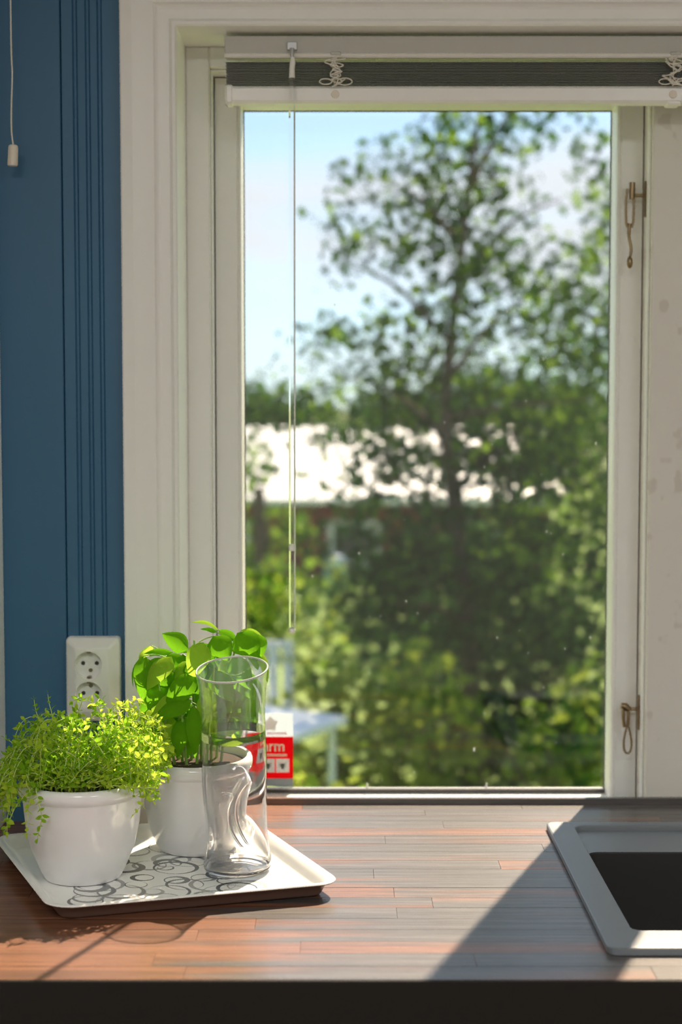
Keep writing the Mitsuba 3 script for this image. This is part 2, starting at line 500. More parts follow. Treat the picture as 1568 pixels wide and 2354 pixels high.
# ------------------------------------------------------------------ venetian blind, pulled up
t = 'venetian_blind'
BL, BR = -.1712, 1.245
add(t + '__headrail', cat([bx(BL, BR, 2.343, 2.383, 2.0400, 2.0672, .0012)]), 'rail_grey')
add(t + '__headrail_lip', tube([(BL, 2.3425, 2.0382), (.5, 2.3425, 2.0382), (BR, 2.3425, 2.0382)], .0038, 12), 'rail_lip', 40)
ns = 15
for i in range(ns):
    z = 1.9975 + i * .00232
    j = rng.uniform(-.0006, .0006)
    yc, wd = 2.363 + j, .0125
    if i == ns - 1: yc -= .0012
    poly = [(yc - wd, z), (yc - wd * .5, z + .0012), (yc, z + .0016), (yc + wd * .5, z + .0012), (yc + wd, z), (yc + wd, z + .0005), (yc + wd * .5, z + .0018), (yc, z + .0022), (yc - wd * .5, z + .0018), (yc - wd, z + .0005)]
    add(t + '__slat', extrude_x(poly, BL + rng.uniform(.0, .0015), BR), 'slat_grey')
add(t + '__bottom_rail', bx(BL + .006, BR, 2.349, 2.377, 1.9712, 1.9962, .004), 'bottom_rail_white', 40)
add(t + '__end_cap', bx(BL - .001, BL + .013, 2.3475, 2.3785, 1.9690, 1.9985, .004), 'bottom_rail_white', 40)


def cord_bunch(xc, seed):
    r = np.random.default_rng(seed)
    ms = []
    for k in range(5):
        pts = []
        for i in range(9):
            zz = 2.034 - .0375 * i / 8
            wdt = .006 + .009 * abs(math.sin(i * 1.3 + k))
            pts.append((xc + r.uniform(-1, 1) * wdt + (.004 if k % 2 else -.003), 2.3405 + r.uniform(-.006, .003), zz + r.uniform(-.004, .004)))
        ms.append(tube(spline(pts, 70), .0010, 6))
    a = np.linspace(0, 2 * np.pi, 24)
    for s, rr in ((-1, .0075), (1, .009)):
        ms.append(tube(np.stack([xc + s * .014 + rr * 1.2 * np.cos(a), 2.3385 + 0 * a, 2.0000 + rr * .55 * np.sin(a)], -1), .0009, 6))
    ms.append(tube([(xc, 2.346, 2.040), (xc, 2.345, 2.033), (xc - .001, 2.3465, 1.995)], .0011, 6))
    return cat(ms)


for i, xc in enumerate((-.0085, .4905, 1.0)):
    add(t + '__ladder_cord', cord_bunch(xc, 30 + i), 'cord_white', 50)
    add(t + '__cord_guide', bx(xc - .007, xc + .009, 2.338, 2.344, 2.0375, 2.0435, .0012), 'rail_grey')
    add(t + '__cord_button', tube([(xc, 2.3490, 1.9835), (xc, 2.3470, 1.9835)], [.0062, .0052], 20), 'plastic_ivory', 30)
add(t + '__end_cap', bx(.483, .503, 2.3480, 2.3785, 1.9685, 1.9750, .002), 'bottom_rail_white', 40)
labels[t + '__slat'] = {'label': 'dark grey slats gathered in a stack'}
wx = -.0719
add(t + '__wand_hook', cat([bx(wx - .0075, wx + .0075, 2.3375, 2.344, 2.0455, 2.0575, .001), tube([(wx, 2.336, 2.047), (wx, 2.334, 2.038), (wx + .001, 2.334, 2.031)], [.0036, .0030, .0024], 10)]), 'zinc', 40)
add(t + '__wand_joint', tube([(wx + .001, 2.334, 2.034), (wx + .001, 2.334, 2.026), (wx, 2.334, 2.018), (wx, 2.334, 2.004)], [.0030, .0042, .0040, .0046], 12), 'plastic_white', 40)
hexa = tube([(wx, 2.334, 2.004), (wx - .0006, 2.334, 1.6), (wx - .0012, 2.334, 1.192)], .0049, 6)
add(t + '__tilt_wand', hexa, 'acrylic')
m = trimesh.creation.icosphere(3, .0050); m.apply_translation([wx - .0012, 2.334, 1.1880])
add(t + '__wand_tip', m, 'plastic_white', True)
add(t + '__wand_collar', tube([(wx - .0010, 2.334, 1.318), (wx - .0010, 2.334, 1.308)], .0048, 12), 'plastic_white', 40)
tag(t + '__tilt_wand', 'clear tilt wand')
tag(t, 'venetian blind pulled up to a dark slat stack with white bottom rail and clear wand', 'blind')

# ------------------------------------------------------------------ worktop of glued staves, with the sink let in
SX0, SX1, SY0, SY1 = .3035, .8635, 1.7400, 2.2860       # sink rim
HX0, HX1, HY0, HY1 = .3300, .8370, 1.7700, 2.2680        # hole in the worktop
THK = .0530
rows = list(np.linspace(FRONT + .0035, WALL, 17)) + list(np.linspace(WALL, BACK, 4)[1:])
sr = random.Random(11)
for i, (y0, y1) in enumerate(zip(rows[:-1], rows[1:])):
    xl, xr = (-1.19, 2.19) if y1 <= WALL + 1e-6 else (NL + .0006, NR - .0006)
    x = xl - sr.uniform(0, .5)
    segs = []
    while x < xr:
        L = sr.uniform(.34, .72)
        a, b = max(x, xl), min(x + L, xr)
        if b - a > .004: segs.append((a, b))
        x += L
    for a, b in segs:
        pieces = [(a, b)]
        if y1 > HY0 and y0 < HY1:
            pieces = []
            if a < HX0: pieces.append((a, min(b, HX0)))
            if b > HX1: pieces.append((max(a, HX1), b))
        k = sr.randrange(6)
        dz = sr.uniform(-.00012, .00012)
        for (pa, pb) in pieces:
            if pb - pa < .003: continue
            ys = [(y0, y1)]
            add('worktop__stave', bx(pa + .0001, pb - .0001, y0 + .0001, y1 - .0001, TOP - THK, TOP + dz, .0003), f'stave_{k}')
        if y0 < HY0 < y1 and b > HX0 and a < HX1:
            add('worktop__stave', bx(max(a, HX0) + .0001, min(b, HX1) - .0001, y0 + .0001, HY0, TOP - THK, TOP + dz, .0003), f'stave_{k}')
        if y0 < HY1 < y1 and b > HX0 and a < HX1:
            add('worktop__stave', bx(max(a, HX0) + .0001, min(b, HX1) - .0001, HY1, y1 - .0001, TOP - THK, TOP + dz, .0003), f'stave_{k}')
add('worktop__edge_strip', bx(-1.19, 2.19, FRONT, FRONT + .0034, TOP - THK - .002, TOP - .0006, .0010), 'edge_stain_shade')
tag('worktop', 'dark stained butcher-block worktop with worn reddish brown staves under the window', 'worktop')
tag('worktop__edge_strip', 'near-black front edge of the worktop, its shade coloured in')

t = 'base_cabinet'
add(t + '__carcass', cat([plain_box(-1.19, .25, FRONT + .045, WALL - .002, .12, TOP - THK - .003), plain_box(.92, 2.19, FRONT + .045, WALL - .002, .12, TOP - THK - .003),
                          plain_box(.25, .92, FRONT + .045, FRONT + .06, .12, TOP - THK - .003), plain_box(-1.19, 2.19, FRONT + .1, WALL - .01, 0.001, .12)]), 'cabinet_black')
for k in range(5):
    a = -1.19 + k * .676
    d = add(t + '__door', bx(a + .002, a + .674, FRONT + .025, FRONT + .0445, .125, TOP - THK - .006, .002), 'cabinet_black')
    add(d + '__handle', tube([(a + .25, FRONT + .010, .80), (a + .33, FRONT + .004, .80), (a + .42, FRONT + .010, .80)], .004, 8), 'zinc', 40)
tag(t, 'black base cabinets below the dark wooden worktop', 'cabinet')

# sink
t = 'sink'


def ring_xy(x0, x1, y0, y1, r, z, n=7):
    c = np.array(rrect(x0, x1, y0, y1, r, n).exterior.coords)[:-1]
    return np.stack([c[:, 0], c[:, 1], np.full(len(c), z)], -1)


BX0, BX1, BY0, BY1 = .3425, .8240, 1.8030, 2.2650
lp = [ring_xy(SX0 + .004, SX1 - .004, SY0 + .004, SY1 - .004, .010, TOP + .0003), ring_xy(SX0, SX1, SY0, SY1, .012, TOP + .0010), ring_xy(SX0, SX1, SY0, SY1, .012, TOP + .0082), ring_xy(SX0 + .0010, SX1 - .0010, SY0 + .0010, SY1 - .0010, .012, TOP + .0092), ring_xy(SX0 + .0025, SX1 - .0025, SY0 + .0025, SY1 - .0025, .012, TOP + .0096),
      ring_xy(BX0 - .0025, BX1 + .0025, BY0 - .0025, BY1 + .0025, .016, TOP + .0093), ring_xy(BX0 - .0005, BX1 + .0005, BY0 - .0005, BY1 + .0005, .015, TOP + .0080), ring_xy(BX0, BX1, BY0, BY1, .015, TOP + .0050), ring_xy(BX0, BX1, BY0, BY1, .015, TOP + .0010)]
add(t + '__rim', loft(lp, False, False), 'sink_sky_grey', 40)
LEDGE = 2.1560
lz = TOP + .0010
# inner ledge at the back and the bowl in front of it
outer = Polygon(np.array(rrect(BX0, BX1, BY0, BY1, .015, 7).exterior.coords))
hole = rrect(BX0 + .0004, BX1 - .0004, BY0 + .0004, LEDGE, .018, 7)
add(t + '__ledge', extrude_z(outer.difference(hole), lz - .003, lz + .0001), 'sink_sky_grey')
bl = [ring_xy(BX0 + .0004, BX1 - .0004, BY0 + .0004, LEDGE, .018, lz), ring_xy(BX0 + .0014, BX1 - .0014, BY0 + .0014, LEDGE - .0012, .018, lz - .003), ring_xy(BX0 + .010, BX1 - .010, BY0 + .010, LEDGE - .008, .022, TOP - .150), ring_xy(BX0 + .020, BX1 - .020, BY0 + .020, LEDGE - .018, .030, TOP - .172), ring_xy(BX0 + .045, BX1 - .045, BY0 + .045, LEDGE - .045, .030, TOP - .178)]
add(t + '__bowl', loft(bl, False, True), 'sink_bowl_shade', 40)
add(t + '__drain', lathe([(0, .003), (.02, .003), (.036, .002), (.043, .0), (.043, -.004)], 40, (.58, 1.98, TOP - .1785)), 'zinc', 40)
for xo in (.3700, .3925):
    a = np.linspace(0, 2 * np.pi, 25)
    add(t + '__overflow_hole', tube(np.stack([xo + .0042 * np.cos(a), 0 * a + LEDGE - .0058, TOP - .0955 + .0036 * np.sin(a)], -1), .0011, 6), 'dark_hole', 40)
tag(t, 'dark composite sink with a flat rim tinted for reflected sky, let into the wooden worktop', 'sink')

# ------------------------------------------------------------------ serving tray
t = 'serving_tray'
TC = np.array([-.2435, 2.058])
TU, TV = np.array([.9588, .2840]), np.array([-.3987, .9171])
HA, HB = .1845, .1775


def tray_ring(inset, z, r):
    c = np.array(rrect(-HA + inset, HA - inset, -HB + inset, HB - inset, max(r - inset, .004), 8).exterior.coords)[:-1]
    p = TC + c[:, :1] * TU + c[:, 1:] * TV
    return np.stack([p[:, 0], p[:, 1], np.full(len(p), TOP + z)], -1)


R = .034
dish = [tray_ring(0, .0205, R), tray_ring(.0012, .0218, R), tray_ring(.005, .0222, R), tray_ring(.010, .0208, R), tray_ring(.0155, .0150, R), tray_ring(.0200, .0080, R), tray_ring(.0245, .0055, R), tray_ring(.030, .0050, R)]
shell = [tray_ring(0, .0205, R), tray_ring(.0004, .0195, R), tray_ring(.006, .0190, R), tray_ring(.0125, .0140, R), tray_ring(.0175, .0040, R), tray_ring(.0200, .0012, R), tray_ring(.0240, .0003, R)]

RINGS = []
rr = random.Random(5)
for i in range(46):
    a, b = rr.uniform(-.125, .125), rr.uniform(-.135, .11)
    r = rr.uniform(.011, .031)
    th = rr.uniform(.0010, .0042) if i % 3 else rr.uniform(.003, .006)
    ang = rr.uniform(0, 2 * math.pi)
    sh = th * rr.uniform(.5, .95)
    RINGS.append((a, b, r, r - th, a + sh * math.cos(ang), b + sh * math.sin(ang), rr.uniform(.55, 1)))
TU0, TU1, TV0, TV1, TC0, TC1 = map(float, (*TU, *TV, *TC))
det = TU0 * TV1 - TU1 * TV0


def tray_print(p, n, uv):
    qx, qy = p.x - TC0, p.y - TC1
    a = (qx * TV1 - qy * TV0) / det
    b = (qy * TU0 - qx * TU1) / det
    ink = mi.Float(0)
    for (cx_, cy2, r, ri, ix, iy, s) in RINGS:
        d1 = dr.sqrt(dr.square(a - cx_) + dr.square(b - cy2))
        d2 = dr.sqrt(dr.square(a - ix) + dr.square(b - iy))
        e = .0004
        v = mikit.smoothstep(r + e, r - e, d1) * mikit.smoothstep(ri - e, ri + e, d2)
        ink = dr.maximum(ink, v * s)
    flat = mikit.smoothstep(TOP + .0068, TOP + .0056, p.z)
    return mikit.mix((0.82, 0.82, 0.81), (0.055, 0.06, 0.07), ink * flat)


bsdf('tray_white', prin(mikit.proc(tray_print), 0.22, specular=0.5))
add(t + '__dish', loft(dish, False, True), 'tray_white', 40)
add(t + '__underside', loft(shell, False, True), 'tray_shell', 40)
tag(t, 'white square tray printed with dark overlapping rings, standing on the worktop', 'tray')
tag(t + '__dish', 'white tray top with printed dark rings')
tag(t + '__underside', 'reddish brown outside of the tray')
TZ = TOP + .0052


# ------------------------------------------------------------------ leaves
def leaf_mesh(L, W, cup=.25, droop=.3, nu=9, nv=7, pointed=.75, curl=0.0):
    """an ovate leaf from the origin along +x, width along y, upper side +z"""
    V, F = [], []
    for i in range(nu):
        s = i / (nu - 1)
        w = W / 2 * (math.sin(math.pi * s ** pointed) ** .8 if 0 < s < 1 else .02)
        zc = -droop * L * s * s + .12 * L * math.sin(math.pi * s)
        for j in range(nv):
            q = 2 * j / (nv - 1) - 1
            y = q * w
            z = zc - cup * w * q * q + .10 * w * abs(q) + .012 * W * math.sin(9 * s + 3 * abs(q)) * abs(q) + curl * w * q
            V.append((s * L * (1 - .10 * droop * s), y, z))
    for i in range(nu - 1):
        for j in range(nv - 1):
            A = i * nv + j
            F += [[A, A + nv, A + nv + 1], [A, A + nv + 1, A + 1]]
    return trimesh.Trimesh(V, F, process=False)


def frame_from(base, axis, normal):
    a = np.asarray(axis, float); a /= np.linalg.norm(a)
    n = np.asarray(normal, float); n = n - a * (n @ a); n /= np.linalg.norm(n) + 1e-9
    s = np.cross(n, a)
    M = np.eye(4)
    M[:3, 0], M[:3, 1], M[:3, 2], M[:3, 3] = a, s, n, base
    return M


# ------------------------------------------------------------------ potted basil
bsdf('basil_leaf', thin_leaf((0.17, 0.44, 0.015), 1.15, 0.42))
bsdf('basil_leaf_light', thin_leaf((0.44, 0.68, 0.06), 1.3, 0.42))
bsdf('basil_stem', prin((0.28, 0.45, 0.10), 0.5))


def pot(t, center, prof_):
    add(t + '__pot', lathe(prof_, 96, center), 'glaze', 50)


t = 'potted_basil'
BC = np.array([-.2020, 2.1640, TZ])
pot(t, BC, [(.0001, 0), (.048, 0), (.0515, .0015), (.0575, .009), (.0675, .034), (.0728, .064), (.0742, .098), (.0745, .110), (.0765, .1115), (.0790, .1145), (.0798, .1190), (.0795, .1240), (.0775, .1285), (.0745, .1305), (.0712, .1295), (.0698, .1260), (.0695, .118), (.0690, .100), (.060, .03), (.0001, .02)])
add(t + '__soil', lathe([(.0001, .123), (.03, .1225), (.055, .1205), (.0692, .118)], 40, BC), 'soil')
RIM = BC + [0, 0, .130]
LV = [(31, 178, 4, 197, 21, 0, 'u'), (30, 176, 10, 182, 15, -8, 'u'), (-10, 152, -36, 174, 24, -14, 'c'), (-10, 148, -29, 153, 13, -5, 'u'), (13, 163, -3, 122, 29, -30, 'c'), (25, 171, 46, 147, 31, -22, 'c'), (58, 174, 85, 148, 34, -10, 'c'), (32, 177, 57, 169, 21, 6, 'u'), (63, 176, 90, 176, 22, 12, 'u'), (-32, 147, -68, 149, 21, -6, 'u'), (-73, 141, -96, 104, 16, 2, 's'), (-68, 142, -73, 92, 26, -20, 'c'), (-32, 143, -62, 108, 27, -26, 'c'), (-20, 141, -20, 112, 18, 10, 'c'), (2, 121, -34, 86, 28, -40, 'c'), (-40, 116, -62, 78, 27, -18, 'c'), (-16, 92, -56, 61, 26, -34, 'c'), (-3, 86, -51, 67, 21, -44, 'c'), (-1, 78, 2, 17, 18, -38, 'c'), (-13, 60, -24, 15, 23, -36, 'c'), (-32, 58, -40, 23, 21, -22, 'c'), (-52, 79, -59, 50, 17, -4, 'c'), (26, 125, 51, 92, 28, -36, 'c'), (51, 141, 75, 107, 27, -20, 'c'), (81, 153, 103, 109, 21, 6, 's'), (75, 116, 95, 79, 18, 10, 's'), (38, 98, 69, 61, 27, -14, 'c'), (60, 104, 85, 67, 22, 6, 'c'), (23, 98, 10, 55, 24, -30, 'c'), (51, 73, 60, 31, 21, 4, 'c'), (26, 67, 34, 24, 20, -20, 'c'), (8, 134, -10, 116, 23, 20, 'c'), (-41, 134, -64, 125, 22, 25, 'u'), (14, 153, -10, 147, 24, 30, 'u'), (51, 153, 72, 141, 27, 35, 'u'), (-16, 116, -47, 101, 24, 30, 'c'), (26, 116, 8, 86, 27, 30, 'c'), (63, 125, 45, 92, 27, 35, 'c'), (-23, 79, -41, 49, 24, 25, 'c'), (14, 73, 26, 37, 24, 28, 'c'), (45, 55, 54, 24, 20, 24, 'c'), (-7, 37, -10, 9, 18, -18, 'c'), (-44, 37, -47, 9, 17, -6, 'c'), (72, 159, 93, 131, 27, 0, 'u'), (-65, 153, -84, 134, 21, 18, 'u'), (87, 171, 91, 150, 18, -4, 'c')]
br = random.Random(3)
for i in range(58):
    x, z, y = br.uniform(-50, 60), br.uniform(45, 150), br.uniform(-25, 40)
    LV.append((x, z, x + br.uniform(-30, 30), z - br.uniform(8, 34), br.uniform(20, 31), y, br.choice('cuuc')))
stems = []
for i in range(15):
    a, r = i * 2.4, .036 * math.sqrt((i + .5) / 15)
    p0 = np.array([r * math.cos(a), r * math.sin(a), -.010])
    p1 = np.array([p0[0] * 1.7 + br.uniform(-.008, .008) + .004, p0[1] * 1.4 - .004, br.uniform(.09, .165) - abs(p0[0]) * .4])
    stems.append((p0, (p0 + p1) / 2 + [br.uniform(-.005, .005), br.uniform(-.004, .004), 0], p1))
petiole = [[] for _ in stems]
for i, (bx_, bz_, tx_, tz_, wd_, dy_, face) in enumerate(LV):
    b3 = np.array([bx_, dy_ + 6 * (face == 'c'), bz_]) / 1000
    dyt = {'c': -12, 'u': br.uniform(-14, 10), 's': 4}[face]
    t3 = np.array([tx_, dy_ + dyt, tz_]) / 1000
    ax = t3 - b3
    L = np.linalg.norm(ax) * 1.14
    nrm = {'c': (br.uniform(-.25, .25), -.95, .45), 'u': (br.uniform(-.3, .3), -.15, 1.0), 's': (-.6 if tx_ < 0 else .6, -.3, .6)}[face]
    W = min(wd_ / 1000, L * .95) * 1.18
    m = leaf_mesh(L, W, cup=br.uniform(.35, .60), droop=br.uniform(.12, .32), pointed=br.uniform(.62, .76), curl=br.uniform(-.1, .1))
    m.apply_transform(frame_from(RIM + b3, ax, nrm))
    add(t + '__leaf', m, 'basil_leaf' if i % 4 else 'basil_leaf_light', True)
    best, bj = 9, 0
    for j, s in enumerate(stems):
        q = s[2] + [0, 0, -.006]
        d = np.linalg.norm(b3 - q) + (1 if q[2] > b3[2] + .03 else 0)
        if d < best: best, bj = d, j
    petiole[bj].append(b3)
for s, pet in zip(stems, petiole):
    curve = spline(s, 14)
    ms = [tube(RIM + curve, np.linspace(.0021, .0013, 14), 8)]
    for b3 in pet:
        k = int(np.argmin(np.linalg.norm(curve - (b3 - [0, 0, .012]), axis=1)))
        q = curve[k]
        ms.append(tube(RIM + spline([q, (q + b3) / 2 + [0, 0, .003], b3], 8), .0008, 5))
    add(t + '__stem', cat(ms), 'basil_stem', 60)
tag(t, 'basil plant with large bright green leaves in a white glazed pot behind the carafe', 'potted plant')

# ------------------------------------------------------------------ potted thyme
t = 'potted_thyme'
bsdf('thyme_leaf', thin_leaf((0.30, 0.55, 0.03), 1.2, 0.40))
bsdf('thyme_leaf_light', thin_leaf((0.56, 0.74, 0.075), 1.3, 0.40))
bsdf('thyme_stem', prin((0.42, 0.52, 0.16), 0.5))
HC = np.array([-.3400, 2.0300, TZ])
pot(t, HC, [(.0001, 0), (.046, 0), (.0500, .0015), (.0550, .011), (.0675, .041), (.0742, .072), (.0768, .100), (.0772, .110), (.0792, .1120), (.0822, .1150), (.0832, .1195), (.0828, .1245), (.0806, .1290), (.0775, .1308), (.0742, .1298), (.0728, .1265), (.0725, .118), (.0715, .10), (.060, .03), (.0001, .02)])
add(t + '__soil', lathe([(.0001, .124), (.03, .1235), (.055, .121), (.0722, .118)], 40, HC), 'soil')
HR = HC + [0, 0, .128]
tr = np.random.default_rng(21)
small, stemcount, leaves = None, 0, []
base_leaf = [leaf_mesh(1.0, w_, cup=.3, droop=.15, nu=4, nv=3, pointed=.8) for w_ in (.50, .58, .66)]


def sprig(path, size, light):
    path = np.asarray(path)
    n = len(path)
    t_ = np.gradient(path, axis=0); t_ /= np.linalg.norm(t_, axis=1, keepdims=True)
    seg = np.linalg.norm(np.diff(path, axis=0), axis=1)
    cum = np.r_[0, np.cumsum(seg)]
    add(t + '__stem', tube(path, np.linspace(.0008, .00045, n), 5), 'thyme_stem', 60)
    d = cum[-1] * .10
    rot = tr.uniform(0, 3)
    while d < cum[-1] * 1.001:
        i = min(int(np.searchsorted(cum, d)), n - 1)
        p = path[i]
        a = t_[i]
        u = np.cross(a, [.1, .3, 1]); u /= np.linalg.norm(u) + 1e-9
        v = np.cross(a, u)
        for s in (0, math.pi):
            o = u * math.cos(rot + s) + v * math.sin(rot + s)
            ax = o * .85 + a * .6 + np.array([0, 0, .12])
            nn = a * .8 - o * .4 + np.array([0, 0, .6]) + tr.normal(0, .25, 3)
            L = size * tr.uniform(.75, 1.25) * (.6 + .4 * min(1, (cum[-1] - d) / .02))
            leaves.append((p, ax, nn, L, int(tr.integers(3)), light))
        rot += math.pi / 2 + tr.uniform(-.3, .3)
        d += size * tr.uniform(.75, 1.15)
    ax = t_[-1]
    leaves.append((path[-1], ax, [0, 0, 1], size * .8, 0, light))


for k in range(290):
    a = tr.uniform(0, 2 * np.pi); r0 = .062 * math.sqrt(tr.uniform(0, 1))
    o = np.array([math.cos(a), math.sin(a), 0.])
    p = o * r0 + [0, 0, -.006]
    L = tr.uniform(.085, .150) if k < 215 else tr.uniform(.035, .065)
    if k >= 215: o, r0 = np.array([math.cos(a * .6 - 2.4), math.sin(a * .6 - 2.4), 0.]), tr.uniform(.045, .064)
    p = o * r0 + [0, 0, -.006]
    tilt = (r0 / .062) * tr.uniform(.35, 1.2) + tr.uniform(0, .3)
    d = o * math.sin(tilt) + np.array([.06, .05, math.cos(tilt)])
    d /= np.linalg.norm(d)
    pts = [p]
    n = 18
    turn = tr.uniform(-.16, .16)
    for i in range(n):
        d = d + tr.normal(0, .09, 3) + np.array([0, 0, -.05])
        c_, s_ = math.cos(turn), math.sin(turn)
        d = np.array([c_ * d[0] - s_ * d[1], s_ * d[0] + c_ * d[1], d[2]])
        q = pts[-1] + d * L / n
        ex, ey = q[0] - .010, q[1] - .004
        dome = .100 * tr.uniform(.82, 1.0) * math.sqrt(max(0.02, 1 - (ex * ex + ey * ey) / .105 ** 2)) + .014 * (q[0] > 0)
        if q[2] > dome: d[2] -= .45; d[:2] += .25 * o[:2] * tr.uniform(-.4, 1)
        d /= np.linalg.norm(d)
        q = pts[-1] + d * L / n
        rad = math.hypot(q[0], q[1])
        if rad < .088 and q[2] < .007: q[2] = .007; d[2] = abs(d[2])
        if q[0] > .106: d[0] = -abs(d[0]) * .5
        if q[1] < -.076: d[1] = abs(d[1]) * .4; q[2] = max(q[2], .009)
        pts.append(q)
    sprig(HR + np.array(pts), tr.uniform(.0078, .0112), tr.uniform() < .55)
# the sprigs that trail over the rim
trail = [[(-.030, -.055, 0), (-.045, -.076, .010), (-.0405, -.0870, -.008), (-.0365, -.0885, -.026), (-.0410, -.0850, -.045), (-.0440, -.0820, -.0560)],
         [(-.050, -.030, .0), (-.080, -.030, .018), (-.100, -.026, .010), (-.114, -.024, -.006)],
         [(-.050, -.020, .0), (-.082, -.022, .010), (-.098, -.020, -.008), (-.108, -.020, -.030)],
         [(-.050, -.010, .0), (-.085, -.012, .014), (-.105, -.012, .002), (-.119, -.012, -.012)],
         [(-.050, -.034, .0), (-.078, -.040, .012), (-.092, -.040, -.006), (-.0955, -.040, -.0330)],
         [(-.045, -.010, .0), (-.075, -.005, .035), (-.092, .0, .050), (-.102, .002, .056)],
         [(-.040, .010, .0), (-.055, .015, .060), (-.064, .02, .090), (-.066, .02, .103)],
         [(-.030, .010, .0), (-.040, .015, .075), (-.046, .02, .098), (-.0475, .02, .110)],
         [(.045, .0, .0), (.078, -.002, .050), (.092, .0, .062), (.098, .0, .048)],
         [(.045, -.01, .0), (.085, -.012, .035), (.100, -.01, .028), (.104, -.01, .010)]]
for c in trail:
    sprig(HR + spline(c, 22), tr.uniform(.0075, .0095), False)
eye = np.array([0, 0, CAM_Z])
leaves.sort(key=lambda q: np.linalg.norm(q[0] - eye) / q[3])
rest = {True: [], False: []}
for i, (p, ax, nn, L, v, light) in enumerate(leaves):
    M = frame_from(p, ax, nn); M[:3, :3] *= L
    m = base_leaf[v].copy(); m.apply_transform(M)
    if i < 300: add(t + '__leaf', m, 'thyme_leaf_light' if light else 'thyme_leaf', True)
    else: rest[light].append(m)
for light, nm in ((False, '__foliage'), (True, '__pale_foliage')):
    add(t + nm, cat(rest[light]), 'thyme_leaf_light' if light else 'thyme_leaf', True)
    labels[t + nm] = {'label': 'dense tiny thyme leaves', 'kind': 'stuff'}
tag(t, 'bushy thyme plant with tiny leaves in a white pot, left on the tray', 'potted plant')

# ------------------------------------------------------------------ glass carafe with pressed-in grip
t = 'glass_carafe'
CC = np.array([-.1385, 2.0550, TZ])
cz = np.array([0, .003, .008, .014, .035, .065, .106, .147, .183, .212, .242, .262, .2705])
cr = np.array([.0385, .0425, .0455, .0466, .0432, .0418, .0430, .0436, .0424, .0421, .0442, .0468, .0482])


zfine = np.linspace(0, .2705, 160)
rfine = np.interp(zfine, cz, cr)
for _ in range(8): rfine[1:-1] = (rfine[:-2] + 2 * rfine[1:-1] + rfine[2:]) / 4


def carafe_wall(inset, z_from, z_to=.2705, nz=70, na=110, taper=False, taper_in=False):
    zs = np.linspace(z_from, z_to, nz)
    ins = inset * np.ones(nz)
    if taper: ins = inset * np.clip((z_to - zs) / .100, 0, 1) + 1e-6
    if taper_in: ins = inset * np.clip((zs - z_from) / .030, 0, 1) + 1e-6
    rs = np.interp(zs, zfine, rfine) - ins
    a = np.arange(na) * 2 * np.pi / na
    Z, A = np.meshgrid(zs, a, indexing='ij')
    Rr = np.broadcast_to(rs[:, None], Z.shape).copy()
    for a0, z0, sz, sa, dep in ((math.radians(-62), .088, .034, .62, .030), (math.radians(75), .085, .034, .60, .028), (math.radians(170), .040, .030, .5, .008)):
        da = (A - a0 + np.pi) % (2 * np.pi) - np.pi
        Rr -= dep * np.exp(-((Z - z0 - .020 * da) / sz) ** 2 - (da / sa) ** 2) * np.clip(Z / .02, 0, 1)
    X, Y = Rr * np.cos(A), Rr * np.sin(A)
    wgt = np.clip((Z - .12) / .15, 0, 1) ** 1.5
    Zs = Z + wgt * (.20 * Y + .06 * X)
    V = np.stack([X + .02 * (Z - .13) * 0 - .006 * Z / .27, Y, Zs], -1)
    return V


def grid_mesh(V):
    nz, na = V.shape[:2]
    F = []
    for i in range(nz - 1):
        for j in range(na):
            k = (j + 1) % na
            A, B, C, D = i * na + j, i * na + k, (i + 1) * na + k, (i + 1) * na + j
            F += [[A, B, C], [A, C, D]]
    return trimesh.Trimesh(V.reshape(-1, 3) + CC, F, process=False)


ZS = .190                                    # below this the glass is thick, above it thin-blown
wo, wi = carafe_wall(0, .006, z_to=ZS), carafe_wall(.0024, .010, z_to=ZS, taper=True)
add(t + '__wall', grid_mesh(np.concatenate([wo, wi[::-1], wo[:1]])), 'solid_glass', 50)
add(t + '__upper_wall', grid_mesh(carafe_wall(0, ZS)), 'clear_sheet', True)
add(t + '__inner_wall', grid_mesh(carafe_wall(.0020, ZS, taper_in=True)), 'clear_sheet', True)
rimv = carafe_wall(.0010, ZS)[-1] + CC
rimv = np.vstack([rimv, rimv[:1]])
bsdf('rim_highlight', prin((.92, .95, .95), .22, spec_trans=.55, eta=1.5)['bsdf'])  # whitish half-clear colour stands for the bright line of light round the rim
add(t + '__rim', tube(rimv, .0013, 8, caps=False), 'rim_highlight', True)
add(t + '__base', lathe([(.0001, .0004), (.020, .0018), (.034, .0003), (.0390, .0006), (.0426, .003), (.0448, .0062), (.0440, .0090), (.038, .0075), (.020, .0060), (.0001, .0066)], 72, CC), 'solid_glass', True)
# the thick folds of glass where the grip is pressed in
folds = [[(-.018, -.030, .113), (-.004, -.020, .106), (-.010, -.016, .085), (-.008, -.016, .060), (.004, -.018, .040), (.013, -.020, .034)],
         [(.020, -.022, .128), (.008, -.016, .112), (-.001, -.012, .090), (.001, -.012, .064), (.012, -.015, .043), (.018, -.02, .040)]]
for c in folds:
    n = 40
    add(t + '__fold', tube(CC + spline(c, n), .0026 * np.sin(np.linspace(.25, np.pi - .25, n)), 10), 'solid_glass', True)
tag(t, 'clear glass carafe with a slanted rim and a pressed-in grip, on the ringed tray', 'carafe')

